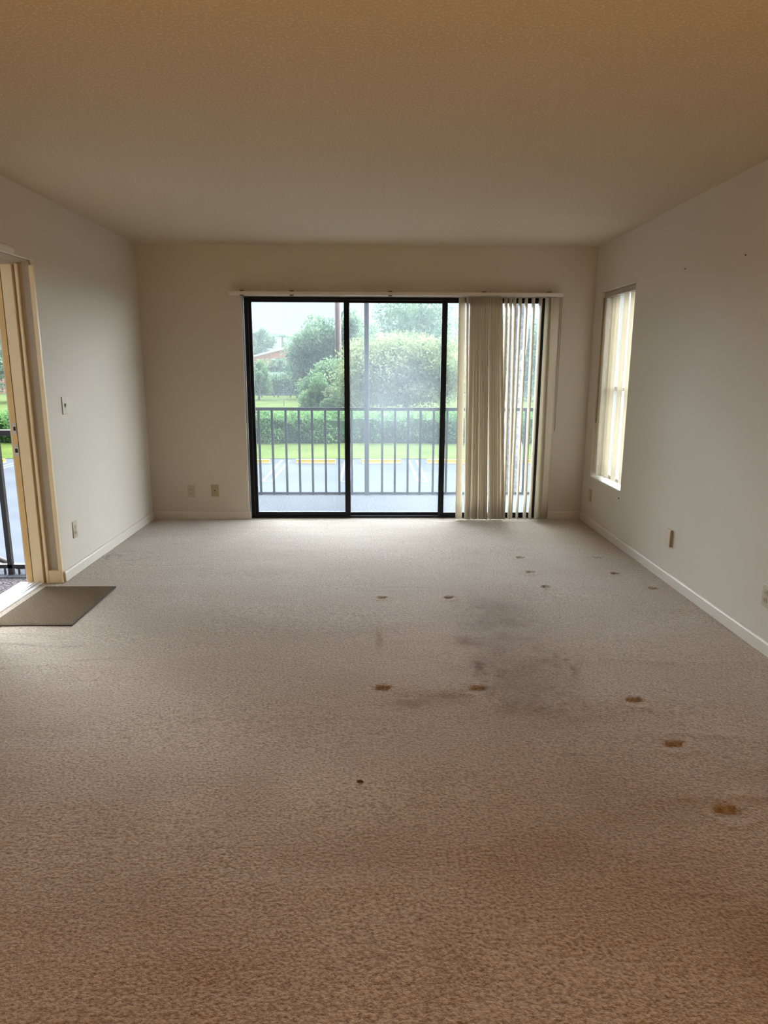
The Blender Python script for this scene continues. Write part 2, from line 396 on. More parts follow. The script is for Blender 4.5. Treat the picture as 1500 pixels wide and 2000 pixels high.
def build_floor():
    s = 0.0105
    xs = np.linspace(XL, XR, int((XR - XL) / s)); ys = np.concatenate([np.linspace(REAR, 0.85, 60), np.linspace(0.87, D, int((D - 0.87) / s))])
    X, Y = np.meshgrid(xs, ys); nx, ny = len(xs), len(ys)
    Z = (smooth_noise(X, Y, 1.6, 1) - .5) * 0.006 + (smooth_noise(X * 0.45, Y * 2.2, 2.0, 2) - .5) * 0.006 + (smooth_noise(X * 0.6, Y * 1.4, 9.0, 3) - .5) * 0.003
    # ripples across the pile on the right
    for (x0, x1, yc, a) in ((1.1, 1.5, 2.43, .006), (1.2, 1.75, 2.62, .004), (1.3, 1.9, 3.5, .005), (0.9, 1.4, 2.02, .004), (1.2, 1.9, 3.15, .004),
                            (0.02, 0.5, 2.80, -.006), (-1.95, -1.45, 3.38, .004), (-1.9, -1.2, 3.1, .004), (0.05, 0.4, 4.27, .004), (0.3, 1.4, 6.2, .006)):
        Z += .55 * a * sstep(x0 - .15, x0 + .1, X) * (1 - sstep(x1 - .1, x1 + .15, X)) * np.exp(-((Y - yc - 0.03 * np.sin(X * 5 + yc)) / 0.022) ** 2)
    dent = np.zeros_like(X); shape = np.ones_like(X)
    for (cx, cy, wd) in DENTS:
        jx = 0.006 * np.sin(Y * 180 + cx * 40); jy = 0.006 * np.sin(X * 150 + cy * 30)
        q = (1 - sstep(wd * .42, wd * .56, np.abs(X + jx - cx))) * (1 - sstep(wd * .30, wd * .43, np.abs(Y + jy - cy)))
        dent = np.maximum(dent, q); shape += np.where(q > 0, .7 * np.clip((Y - cy) / (wd * .4), -1, 1), 0)
        rim = np.exp(-((np.hypot((X - cx) / 1.15, Y - cy) - wd * .85) / .016) ** 2); Z += 0.003 * rim
    Z -= 0.0060 * dent * shape
    n1 = smooth_noise(X, Y, 5, 5); n2 = smooth_noise(X, Y, 14, 6); n3 = smooth_noise(X, Y, 40, 7); n4 = smooth_noise(X * .5, Y, 30, 8)
    # grey traffic soil
    ax = 0.74 + 0.03 * (Y - 3.4); soil = np.exp(-(np.abs(X - ax) / (0.21 + .10 * n1)) ** 3) * sstep(2.15, 2.75, Y) * (1 - sstep(3.7, 4.45, Y))
    soil *= 0.30 + 0.62 * n2 * (0.6 + 0.8 * n3)
    soil += 0.35 * np.exp(-((X - .74) / .11) ** 2 - ((Y - 3.78) / .2) ** 2) + 0.30 * np.exp(-((X - .62) / .10) ** 2 - ((Y - 2.9) / .25) ** 2)
    soil += 0.18 * np.exp(-((X - .8) / .35) ** 2 - ((Y - 2.2) / .5) ** 2) * (0.5 + n1) + 0.16 * np.exp(-((X + .75) / .5) ** 2 - ((Y - 1.75) / .22) ** 2) * (.4 + n2)
    soil += 0.14 * np.exp(-((X - .9) / .25) ** 2 - ((Y - 6.05) / .12) ** 2) + 0.10 * (n1 > .62) * (n2 - .3).clip(0)
    soil += 0.25 * np.exp(-((X - .75) / .12) ** 2 - ((Y - 5.1) / .9) ** 2) * (0.3 + n1)
    # yellow-brown stains, then near-end browning that stands in for dim warm light
    yb = 0.55 * np.exp(-((X - .17) / .09) ** 2 - ((Y - 2.73) / .055) ** 2) * (.5 + n3) + 0.45 * np.exp(-((X - .33) / .13) ** 2 - ((Y - 2.76) / .05) ** 2) * (.4 + n2)
    yb += 0.8 * np.exp(-((X - .528) / .030) ** 2 - ((Y - 3.06) / .10) ** 2) * (.3 + n3) + 0.6 * np.exp(-((X - .50) / .05) ** 2 - ((Y - 3.40) / .06) ** 2) * (.3 + n3)
    yb += 0.55 * np.exp(-((X - .045) / .018) ** 2 - ((Y - 3.42) / .13) ** 2) * (.3 + n3)
    yb *= 1.5
    yb += (1 - sstep(1.5, 2.6, Y)) * (.10 + .55 * (smooth_noise(X, Y, 2.3, 31) - .25).clip(0) + .35 * (n1 - .4).clip(0)) * sstep(-1.6, .6, X + .5)  # dim foreground painted into the near pile, mixed with real stain blotches
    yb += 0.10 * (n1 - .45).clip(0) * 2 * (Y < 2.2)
    # clean print of the missing table
    cl = sstep(.03, .08, X) * (1 - sstep(.46, .52, X)) * sstep(2.85, 2.92, Y) * (1 - sstep(4.0, 4.2, Y)) * 0.30 + 0.18 * sstep(1.1, 1.5, X) * sstep(2.7, 3.4, Y) * (1 - sstep(4.3, 4.9, Y)) * (.3 + n1)
    # dark specks and thin lines
    dk = np.zeros_like(X)
    dk += (n3 > .66) * np.exp(-((X - .945) / .05) ** 2 - ((Y - 3.10) / .12) ** 2) * 1.1 + (n4 > .62) * np.exp(-((X - .62) / .08) ** 2 - ((Y - 3.0) / .035) ** 2) * 1.2
    dk += (n3 > .60) * np.exp(-((X - .527) / .03) ** 2 - ((Y - 3.0) / .14) ** 2) * .8
    er = np.hypot((X + 1.82) / .165, (Y - 5.07) / .135); dk += 0.6 * np.exp(-((er - 1) / .05) ** 2) * (n2 > .34)
    er = np.hypot((X + 1.93) / .05, (Y - 5.02) / .07); dk += 0.55 * np.exp(-((er - 1) / .16) ** 2) * (n2 > .3)
    for (x0, x1, yc, a) in ((-1.62, -1.5, 5.45, .5), (-1.72, -1.6, 5.75, .4), (-1.95, -1.48, 3.37, .45), (-1.45, -1.2, 3.18, .3), (-1.75, -1.25, 4.82, .25), (-2.0, -1.6, 3.5, .2), (.05, .42, 4.29, .3), (-1.5, -1.42, 5.95, .4)):
        dk += a * sstep(x0 - .03, x0 + .03, X) * (1 - sstep(x1 - .03, x1 + .03, X)) * np.exp(-((Y - yc - .02 * np.sin(9 * X)) / .011) ** 2)
    dk += 0.9 * np.exp(-(np.hypot(X - .13, Y - 1.55) / .008) ** 2)
    dk += 0.22 * dent
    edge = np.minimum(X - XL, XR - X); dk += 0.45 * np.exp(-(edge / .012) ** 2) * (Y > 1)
    co = np.stack([X, Y, Z], -1).reshape(-1, 3).astype(np.float32)
    i = np.arange(nx * ny).reshape(ny, nx)
    q = np.stack([i[:-1, :-1], i[:-1, 1:], i[1:, 1:], i[1:, :-1]], -1).reshape(-1, 4)
    me = bpy.data.meshes.new('floor'); nv = len(co); nf = len(q)
    # carpet tongue running into the doorway
    ex = np.array([(XL, 3.46, -.002), (-2.17, 3.46, -.002), (-2.17, 4.44, -.002), (XL, 4.44, -.002)], np.float32)
    co = np.concatenate([co, ex]); q = np.concatenate([q, [[nv, nv + 1, nv + 2, nv + 3]][::-1]])
    me.vertices.add(len(co)); me.vertices.foreach_set('co', co.ravel())
    me.loops.add(q.size); me.loops.foreach_set('vertex_index', q.ravel().astype(np.int32))
    me.polygons.add(len(q)); me.polygons.foreach_set('loop_start', np.arange(len(q), dtype=np.int32) * 4); me.polygons.foreach_set('loop_total', np.full(len(q), 4, np.int32))
    me.update(calc_edges=True); me.polygons.foreach_set('use_smooth', np.ones(len(q), bool))
    at = me.attributes.new('wear_shade', 'FLOAT_COLOR', 'POINT')
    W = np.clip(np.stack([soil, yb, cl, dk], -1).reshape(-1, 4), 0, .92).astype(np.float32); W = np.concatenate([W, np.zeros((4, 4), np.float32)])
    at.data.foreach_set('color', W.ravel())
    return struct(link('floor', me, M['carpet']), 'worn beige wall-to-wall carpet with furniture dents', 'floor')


build_floor()

# ceiling, walls (solid boxes round the openings)
struct(box('ceiling', (XL - .25, XR + .25, REAR - .2, D + .2, H, H + .15), M['ceiling']), 'textured beige ceiling', 'ceiling')
OX0, OX1, OZ = -1.137, 1.590, 2.012          # sliding door opening
struct(box('wall_back', [(XL - .25, OX0, D, D + .2, -.3, H), (OX1, XR + .25, D, D + .2, -.3, H), (OX0, OX1, D, D + .2, OZ, H), (OX0, OX1, D, D + .2, -.3, -.004)], M['wall']), 'beige back wall round the sliding door', 'wall')
DY0, DY1, DZ = 3.46, 4.43, 2.035               # entry door opening
struct(box('wall_left', [(XL - .25, XL, DY1, D, -.3, H), (XL - .25, XL, REAR, DY0, -.3, H), (XL - .25, XL, DY0, DY1, DZ, H), (XL - .25, XL, DY0, DY1, -.3, -.02)], M['wall']), 'white left wall with the entry doorway', 'wall')
WY0, WY1, WZ0, WZ1 = 5.375, 6.145, .442, 2.04  # side window opening
struct(box('wall_right', [(XR, XR + .2, REAR, WY0, -.3, H), (XR, XR + .2, WY1, D, -.3, H), (XR, XR + .2, WY0, WY1, -.3, WZ0 - .004), (XR, XR + .2, WY0, WY1, WZ1, H)], M['wall']), 'off-white right wall with the narrow window', 'wall')
struct(box('wall_front', (XL - .25, XR + .25, REAR - .2, REAR, -.3, H), M['wall']), 'plain wall behind the viewer', 'wall')

# baseboards with a rounded top
def base_profile(t=.013, h=.072): return [(0, 0), (t, 0), (t, h - .012), (t * .75, h - .004), (t * .3, h), (0, h)]


struct(prism('baseboard_left', [(XL + u, v) for u, v in base_profile()], 'y', DY1, D, M['trim']), 'white baseboard along the left wall', 'baseboard')
struct(prism('baseboard_right', [(XR - u, v) for u, v in base_profile()][::-1], 'y', REAR, D, M['trim']), 'white baseboard along the right wall', 'baseboard')
bm = bmesh.new()
add_prism(bm, [(D - u, v) for u, v in base_profile()], 'x', XL + .013, OX0 + .012)
add_prism(bm, [(D - u, v) for u, v in base_profile()], 'x', OX1 + .0, XR - .013)
struct(link('baseboard_back', mesh_from(bm, 'baseboard_back'), M['trim']), 'beige baseboard along the back wall', 'baseboard')

# ------------------------------------------------------------------ sliding glass door (door_2)
d2 = struct(empty('door_2', (0, D, 0)), 'black framed three-panel sliding glass door onto the balcony', 'sliding door')


def loc_box(name, b, mat, parent, bevel=0.0, seg=1):
    """box given in world coordinates, stored relative to its parent thing"""
    L = parent
    off = Vector((0, 0, 0))
    while L is not None: off += L.location; L = L.parent
    bl = b if isinstance(b[0], (tuple, list)) else [b]
    return box(name, [(q[0] - off.x, q[1] - off.x, q[2] - off.y, q[3] - off.y, q[4] - off.z, q[5] - off.z) for q in bl], mat, parent, bevel, seg)


Y0 = D + .025
loc_box('jamb', (-1.122, -1.085, Y0, Y0 + .11, 0, 2.0), M['black'], d2, .003)
loc_box('jamb', (1.548, 1.585, Y0, Y0 + .11, 0, 2.0), M['black'], d2, .003)
loc_box('head_track', (-1.122, 1.585, Y0, Y0 + .11, 1.985, 2.008), M['black'], d2, .003)
loc_box('sill_lip', (-1.13, 1.588, D - .006, D + .022, -.004, .004), M['steel'], d2)
tag(loc_box('sill_track', [(-1.122, 1.585, Y0, Y0 + .11, -.002, .022), (-1.08, 1.54, Y0 + .03, Y0 + .036, .02, .03), (-1.08, 1.54, Y0 + .07, Y0 + .076, .02, .03)], M['black'], d2), 'black sill track')


def sash(x0, x1, y, sl, sr, zb, pane):
    s = loc_box('sash', [(x0, x0 + sl, y, y + .03, .02, 1.99), (x1 - sr, x1, y, y + .03, .02, 1.99), (x0 + sl, x1 - sr, y, y + .03, .02, zb), (x0 + sl, x1 - sr, y, y + .03, 1.966, 1.99)], M['black'], d2)
    loc_box('pane', (x0 + sl - .004, x1 - sr + .004, y + .012, y + .016, zb - .004, 1.970), pane, s)
    return s


sash(-1.088, -.190, Y0 + .015, .030, .048, .058, M['pane_left'])
sash(-.236, .690, Y0 + .050, .048, .046, .048, M['pane_mid'])
sash(.642, 1.550, Y0 + .015, .050, .020, .052, M['pane_right'])

# ------------------------------------------------------------------ entry doorway (door_1)
d1 = struct(empty('door_1', (XL, DY1, 0)), 'open entry doorway with worn cream jamb on the left', 'doorway')


def lprism(name, poly, axis, a, b_, mat, parent):
    """prism in world coordinates under an empty without rotation"""
    off = Vector((0, 0, 0)); L = parent
    while L is not None: off += L.location; L = L.parent
    o3 = {'x': (off.y, off.z, off.x), 'y': (off.x, off.z, off.y), 'z': (off.x, off.y, off.z)}[axis]
    return prism(name, [(u - o3[0], v - o3[1]) for u, v in poly], axis, a - o3[2], b_ - o3[2], mat, parent)


yb_ = DY1 + .001
tag(lprism('corner_bead', [(XL, yb_), (XL, 4.410), (-2.064, 4.410), (-2.068, yb_)], 'z', 0, 2.005, M['cream'], d1), 'yellowed corner strip of the doorway')
lprism('casing', [(-2.066, yb_), (-2.066, 4.420), (-2.085, 4.426), (-2.112, 4.427), (-2.122, 4.420), (-2.127, 4.414), (-2.127, yb_)], 'z', 0, 2.035, M['shade_trim'], d1)
loc_box('plinth', (-2.128, XL - .0005, 4.404, 4.432, 0, .085), M['cream'], d1, .002)
lprism('casing_bead', [(-2.127, yb_), (-2.126, 4.404), (-2.130, 4.400), (-2.143, 4.400), (-2.146, 4.405), (-2.147, yb_)], 'z', 0, 2.012, M['cream'], d1)
lprism('jamb_groove', [(-2.147, yb_), (-2.147, 4.416), (-2.161, 4.420), (-2.161, yb_)], 'z', 0, 2.012, M['shade_trim'], d1)
lprism('door_stop', [(-2.160, yb_), (-2.160, 4.402), (-2.163, 4.398), (-2.226, 4.398), (-2.229, 4.402), (-2.229, yb_)], 'z', 0, 2.012, M['cream'], d1)
lprism('weatherstrip', [(-2.229, yb_), (-2.229, 4.410), (-2.2345, 4.410), (-2.2345, yb_)], 'z', 0, 2.012, M['rubber'], d1)
lprism('latch_jamb', [(-2.2345, yb_), (-2.2345, 4.402), (-2.268, 4.402), (-2.272, 4.408), (-2.272, yb_)], 'z', -.03, 2.03, M['raw_wood'], d1)
for zc, latch in ((1.021, False), (0.882, True)):
    st = loc_box('strike_plate', [(-2.256, -2.2365, 4.3995, 4.403, zc - .036, zc + .036)] + ([(-2.262, -2.256, 4.3995, 4.403, zc - .018, zc + .016)] if latch else []), M['steel'], d1, .0012)
    loc_box('bolt_hole', (-2.2525 - (.004 if latch else 0), -2.2395, 4.3985, 4.4005, zc - .013, zc + .013), M['dark'], st)
    for dz in (-.027, .027): loc_box('screw', (-2.2475, -2.2435, 4.3985, 4.4005, zc + dz - .002, zc + dz + .002), M['brown_metal'], st)
# header of the frame, running toward the viewer, and the near jamb
lprism('head_casing', [(XL, 2.036), (XL + .006, 2.060), (XL + .006, 2.072), (XL, 2.078), (XL - .02, 2.036)], 'y', DY0 - .05, 4.20, M['trim'], d1)
lprism('head_jamb', [(-2.066, 2.040), (-2.066, 2.030), (-2.13, 2.018), (-2.150, 2.008), (-2.272, 2.008), (-2.272, 2.040)], 'y', DY0, DY1, M['shade_trim'], d1)
lprism('near_jamb', [(XL, DY0 - .001), (XL, 3.48), (-2.229, 3.495), (-2.272, 3.49), (-2.272, DY0 - .001)], 'z', 0, 2.012, M['cream'], d1)
th = loc_box('threshold', [(-2.33, -2.262, 3.46, 4.43, -.05, .002), (-2.262, -2.215, 3.46, 4.43, -.03, .012), (-2.215, -2.165, 3.46, 4.43, -.03, .006)], M['alu'], d1, .002)
tag(th, 'bright aluminium threshold')
for x in (-2.31, -2.285, -2.245, -2.195): loc_box('ridge', (x - .003, x + .003, 3.50, 4.40, .0, .0155 if x > -2.26 else .005), M['alu'], th)

# ------------------------------------------------------------------ right window (window_1)
w1 = struct(empty('window_1', (XR, WY0, WZ0)), 'narrow side window behind cream vertical vanes on the right wall', 'window')
loc_box('window_frame', [(XR + .12, XR + .17, WY0, WY0 + .03, WZ0, WZ1), (XR + .12, XR + .17, WY1 - .03, WY1, WZ0, WZ1), (XR + .12, XR + .17, WY0, WY1, WZ0, WZ0 + .03), (XR + .12, XR + .17, WY0, WY1, WZ1 - .03, WZ1)], M['steel'], w1)
loc_box('mullion', (XR + .115, XR + .165, 6.022, 6.062, WZ0 + .03, WZ1 - .03), M['steel'], w1)
loc_box('meeting_rail', (XR + .12, XR + .16, WY0 + .03, WY1 - .03, 1.215, 1.245), M['steel'], w1)
loc_box('pane', (XR + .143, XR + .147, WY0 + .03, WY1 - .03, WZ0 + .03, WZ1 - .03), M['pane_side'], w1)
tag(loc_box('window_sill', (XR - .004, XR + .12, WY0, WY1, WZ0 - .012, WZ0 + .004), M['trim'], w1, .003), 'white marble-like sill')


def vane_mesh(wd, h, curve, a_top, a_bot, dx=0.0, dy=0.0, n=10):
    """thin curved slat hanging from z=0 to -h, its width turned a_top at the hook and a_bot at the hem"""
    bm = bmesh.new(); rings = []; th_ = 0.0009
    cs = [(-.5, 0), (-.27, .75), (0, 1), (.27, .75), (.5, 0)]
    for k in range(n + 1):
        t = k / n; a = a_top + (a_bot - a_top) * t; ca, sa = math.cos(a), math.sin(a); ring = []
        for side in (th_, -th_):
            for (u, v) in (cs if side > 0 else cs[::-1]):
                px, py = u * wd, v * curve + side
                ring.append(bm.verts.new((px * ca - py * sa + dx * t, px * sa + py * ca + dy * t, -h * t)))
        rings.append(ring)
    for a_, b_ in zip(rings, rings[1:]):
        for i in range(10):
            f = bm.faces.new((a_[i], b_[i], b_[(i + 1) % 10], a_[(i + 1) % 10])); f.smooth = True
    bm.faces.new(rings[0]); bm.faces.new(rings[-1][::-1])
    return mesh_from(bm, 'vane')


# ------------------------------------------------------------------ big vertical blind over the sliding door
vb = tag(empty('vertical_blind', (0, D, 2.03)), 'long cream vertical blind drawn to the right of the sliding glass door', 'blind')
YB = D - .060
loc_box('headrail', (-1.232, 1.690, D - .092, D - .030, 2.014, 2.046), M['headrail'], vb, .003)
for x in (-1.116, -.685, .173, .994, 1.566):
    loc_box('bracket', [(x - .017, x + .017, D - .095, D, 2.046, 2.053), (x - .012, x + .012, D - .099, D - .090, 2.043, 2.051), (x - .016, x + .016, D - .097, D - .06, 2.007, 2.0145)] if x < .9 else [(x - .017, x + .017, D - .095, D, 2.046, 2.053)], M['brown_metal'], vb)
HB = 1.992
vanes = []
vanes.append((.807, R(42), R(40), .02, .0))              # left-most single vane
vanes.append((.853, R(97), R(96), .037, .0))             # seen edge-on
ns = 22
for i in range(ns):
    x = .878 + i * (1.150 - .878) / (ns - 1)
    a = R(94 + random.uniform(-3, 4))
    vanes.append((x, a, a + R(random.choice([-4, 0, 4, 9, 14, 20])), .03 + .055 * (i / ns) + random.uniform(-.012, .012), random.uniform(-.012, .006)))
for x in (1.192, 1.232, 1.268, 1.318, 1.372, 1.434, 1.498):
    vanes.append((x, R(96 + random.uniform(-3, 3)), R(95 + random.uniform(-4, 4)), random.uniform(-.006, .012) + (.02 if x < 1.3 else .0), 0))
vanes.append((1.562, R(48), R(44), -.002, 0))
vanes.append((1.636, R(8), R(44), .0, 0))
for i, (x, a0, a1, dx, dy) in enumerate(vanes):
    tint = M['vane']
    v = link('vane', vane_mesh(.089, HB, .006, a0, a1, dx, dy), tint, vb, (x, YB - D, 2.008 - 2.03))
tube('cord', [(1.688, -.062, -.02), (1.692, -.055, -.6), (1.690, -.05, -1.17)], .0022, M['cord'], vb, 6)
tube('cord', [(1.690, -.05, -1.17), (1.686, -.045, -1.20), (1.680, -.05, -.8), (1.676, -.06, -.02)], .0016, M['cord'], vb, 6)

# ------------------------------------------------------------------ small vertical blind in the side window
wb = tag(empty('vertical_blind', (XR + .06, 5.76, 2.02)), 'short vertical blind of wide cream vanes inside the narrow side window', 'blind')
loc_box('headrail', (XR + .025, XR + .075, WY0 + .005, WY1 - .003, 1.992, 2.034), M['valance'], wb, .002)
HS = 1.52
SV = [(5.47, R(96), 0), (5.575, R(95), 0), (5.715, R(97), 0), (5.915, R(95), 0), (5.99, R(96), 0), (6.06, R(93), .004), (6.105, R(76), -.032)]
for (y, a, dxv) in SV:
    a2 = a + R(random.uniform(-5, 5))
    link('vane', vane_mesh(.089, HS, .006, a, a2, random.uniform(-.006, .006), random.uniform(-.012, .012)), M['vane'], wb, (dxv, y - 5.76, 1.992 - 2.02))
    box('hook', (-.005, .005, y - 5.76 - .006, y - 5.76 + .006, -.032, -.012), M['steel'], wb)
cx = XR + .012 - (XR + .06)
tube('cord', [(cx, 6.128 - 5.76, 1.99 - 2.02), (cx, 6.132 - 5.76, 1.3 - 2.02), (cx, 6.135 - 5.76, .94 - 2.02), (cx - .004, 6.118 - 5.76, .925 - 2.02), (cx, 6.11 - 5.76, .95 - 2.02), (cx, 6.112 - 5.76, 1.99 - 2.02)], .0022, M['cord'], wb, 6)

# ------------------------------------------------------------------ wall plates
def plate_thing(name, label, cat, loc, rotz, mat, kind, thick=.006):
    """wall plate facing -y in its own frame, its back on the wall at the origin"""
    t = tag(empty(name, loc), label, cat); t.rotation_euler = (0, 0, rotz)
    box('plate', (-.035, .035, -thick, 0, -.0575, .0575), mat, t, .0025)
    if kind == 'outlet':
        for z in (-.0195, .0195):
            bm = bmesh.new(); add_prism(bm, [(.0165 * math.cos(k * math.pi / 8), z + max(-.0115, min(.0115, .0165 * math.sin(k * math.pi / 8)))) for k in range(16)], 'y', -.0085, -.004)
            s = link('socket', mesh_from(bm, 'socket'), mat, t)
            for x, hh in ((-.0065, .0042), (.0065, .0034)): box('slot', (x - .0013, x + .0013, -.0092, -.008, z + .001 - hh, z + .001 + hh), M['dark'], s)
            box('ground_hole', (-.0022, .0022, -.0092, -.008, z - .0095, z - .0055), M['dark'], s)
        box('screw', (-.003, .003, -.0075, -.005, -.003, .003), M['steel'], t, .001)
    elif kind == 'switch':
        box('toggle', (-.005, .005, -.016, -.004, -.003, .012), mat, t, .002)
        box('toggle_slot', (-.006, .006, -.0068, -.005, -.0135, .0135), M['dark'], t)
        for z in (-.030, .030): box('screw', (-.003, .003, -.0075, -.005, z - .003, z + .003), M['steel'], t, .001)
    elif kind == 'cable':
        tube('jack', [(0, -.004, 0), (0, -.014, 0)], .0055, M['dark'], t, 10)
        for z in (-.042, .042): box('screw', (-.003, .003, -.0072, -.005, z - .003, z + .003), mat, t, .001)
    elif kind == 'blank':
        for z in (-.042, .042): box('screw', (-.003, .003, -.0072, -.005, z - .003, z + .003), mat, t, .001)
    return t


plate_thing('wall_outlet', 'ivory duplex outlet on the back wall, left of the tan cable plate', 'outlet', (-1.668, D, .266), 0, M['plate'], 'outlet')
plate_thing('cable_plate', 'tan cable plate with one dark jack on the back wall beside the sliding door', 'wall plate', (-1.449, D, .271), 0, M['tan_plate'], 'cable')
plate_thing('light_switch', 'ivory light switch on the left wall beside the entry doorway', 'switch', (XL, 4.668, 1.151), R(90), M['plate'], 'switch')
plate_thing('wall_outlet', 'ivory duplex outlet low on the left wall below the light switch', 'outlet', (XL, 4.656, .306), R(90), M['plate'], 'outlet')
plate_thing('wall_plate', 'tan blank plate on the right wall below the side window', 'wall plate', (XR, 6.102, .274), R(-90), M['tan_plate'], 'blank')
plate_thing('wall_plate', 'pale plate standing proud low in the middle of the right wall', 'wall plate', (XR, 4.407, .306), R(-90), M['beige_plate'], 'cover', .018)
plate_thing('wall_outlet', 'ivory duplex outlet on the right wall nearest the viewer', 'outlet', (XR, 3.262, .292), R(-90), M['plate'], 'outlet')
for (y, z, s, lab) in ((3.823, 2.002, .004, 'tiny dark nail high on the right wall above a pale scuff'), (4.545, 2.026, .0035, 'tiny dark nail high on the right wall nearer the side window'), (5.389, .383, .006, 'brown nail head just below the corner of the side window sill')):
    tag(tube('nail', [(XR + .004, y, z), (XR - .006, y, z)], s, M['brown_metal'], None, 8), lab, 'nail')

# ------------------------------------------------------------------ door mat and the scrap on the carpet
dm = tag(empty('doormat', (-1.88, 3.967, 0)), 'brown woven doormat on the carpet in front of the entry doorway', 'doormat')
bm = bmesh.new(); nxm, nym = 24, 34
gv = [[bm.verts.new((-.222 + .444 * i / nxm, -.336 + .672 * j / nym, .014 + .0025 * math.sin(i * .7 + j * .4) * random.random() + (-.004 if i in (0, nxm) or j in (0, nym) else 0))) for i in range(nxm + 1)] for j in range(nym + 1)]
for j in range(nym):
    for i in range(nxm): bm.faces.new((gv[j][i], gv[j][i + 1], gv[j + 1][i + 1], gv[j + 1][i])).smooth = True
link('pile', mesh_from(bm, 'pile'), M['mat'], dm)
box('backing', (-.227, .227, -.341, .341, -.001, .011), M['matedge'], dm, .003)
bm = bmesh.new()
rows = [[(-.013, -.002, .004), (-.005, -.007, .007), (.005, -.007, .008), (.013, -.003, .005)], [(-.013, .0, .006), (-.005, .0, .011), (.005, .0005, .011), (.014, -.001, .006)], [(-.012, .002, .004), (-.004, .007, .008), (.006, .006, .008), (.013, .001, .004)]]
vv = [[bm.verts.new(p) for p in r] for r in rows]; lo = [[bm.verts.new((p[0], p[1], p[2] - .002)) for p in r] for r in rows]
for j in range(2):
    for i in range(3): bm.faces.new((vv[j][i], vv[j][i + 1], vv[j + 1][i + 1], vv[j + 1][i])); bm.faces.new((lo[j][i], lo[j + 1][i], lo[j + 1][i + 1], lo[j][i + 1]))
sc_ = tag(link('leaf_scrap', mesh_from(bm, 'leaf_scrap'), M['scrap']), 'small dark brown scrap lying alone on the open carpet', 'scrap'); sc_.location = (-.037, 2.151, -.002); sc_.rotation_euler = (0, 0, R(-18))

# ------------------------------------------------------------------ balcony, landing, railings
struct(box('balcony_floor', (-1.9, 2.6, D + .14, 7.93, -.25, -.05), M['concrete']), 'wet concrete balcony floor beyond the sliding door', 'balcony')
struct(box('balcony_ceiling', (-1.9, 2.6, D + .2, 7.95, 2.62, 2.80), M['concrete']), 'underside of the balcony above', 'balcony')
br = tag(empty('balcony_railing', (0, 7.85, -.05)), 'dark balcony railing with thin balusters beyond the sliding glass door', 'railing')
box('top_rail', (-1.85, 2.55, -.022, .022, .965, 1.0), M['rail'], br, .003)
box('bottom_rail', (-1.85, 2.55, -.014, .014, .005, .030), M['rail'], br, .002)
for x in (-1.71, -1.56, -1.41, -1.262, -1.113, -.959, -.81, -.662, -.512, -.359, -.213, .134, .28, .428, .568, .72, .872, 1.02, 1.17, 1.32, 1.47, 1.62, 1.77, 1.92):
    box('baluster', (x - .012, x + .012, -.012, .012, .0, .97), M['rail'], br)
box('post', (-.068, -.016, -.027, .025, 0, 2.67), M['post'], br, .003)
struct(box('landing_floor', (-4.6, -2.29, 1.4, 4.86, -.25, -.06), M['aggregate']), 'speckled walkway outside the entry doorway', 'walkway')
struct(box('landing_edge', (-4.6, -2.29, 4.70, 4.90, -.27, -.052), M['concrete']), 'pale wet edge of the outside walkway', 'walkway')
lr = tag(empty('landing_railing', (-2.6, 4.78, -.052)), 'black railing across the walkway seen through the entry doorway', 'railing')
box('top_rail', (-1.9, .295, -.022, .022, .99, 1.03), M['dark_rail'], lr, .003)
box('bottom_rail', (-1.9, .295, -.016, .016, .045, .075), M['dark_rail'], lr, .002)
for x in (-1.2, -.35, .03): box('post', (x - .016, x + .016, -.016, .016, 0, 1.0), M['dark_rail'], lr)
for x in (-.6, -.545, -.49, -.435, -.38, -.30, -.245, -.19, -.135, -.08, -.015, .085, .135, .185, .235): box('foot', (x - .005, x + .005, -.006, .006, 0, .05), M['dark_rail'], lr)
sr = tag(empty('stair_handrail', (-3.3, 6.2, -1.6)), 'sloping brown stair handrail going down beyond the walkway railing', 'handrail')
a_ = Vector((-.9, 0, 1.62)); b_ = Vector((.75, 0.1, .78))
tube('rail', [a_, a_.lerp(b_, .33), a_.lerp(b_, .66), b_], .024, M['pole_rail'], sr, 10)
for t in (.1, .25, .40, .55, .70, .85):
    p = a_.lerp(b_, t); tube('baluster', [(p.x, p.y, p.z - .02), (p.x, p.y, p.z - .85)], .014, M['dark_rail'], sr, 6)

# ------------------------------------------------------------------ ground outside
G = -2.8
pl = struct(box('parking_lot', (-75, 60, 6.6, 31.3, G - .3, G), M['asphalt']), 'wet grey parking lot below the balcony', 'parking lot')
struct(box('lawn', (-160, 160, 31.3, 260, G - .28, G + .02), M['lawn']), 'bright green lawn beyond the parking lot', 'lawn')
struct(box('side_ground', [(-75, 60, -40, 6.6, G - .3, G), (-160, -75, -40, 31.3, G - .3, G), (60, 160, -40, 31.3, G - .3, G)], M['asphalt']), 'wet ground round the building', 'ground')
PITCH, X0 = 2.862, -.952
for k in range(-8, 4):
    xc = X0 + k * PITCH
    box('painted_line', [(xc - .22, xc - .11, 25.2, 30.9, G - .002, G + .004), (xc + .11, xc + .22, 25.2, 30.9, G - .002, G + .004), (xc - .22, xc + .22, 25.05, 25.2, G - .002, G + .004)], M['paint'], pl)
first = None
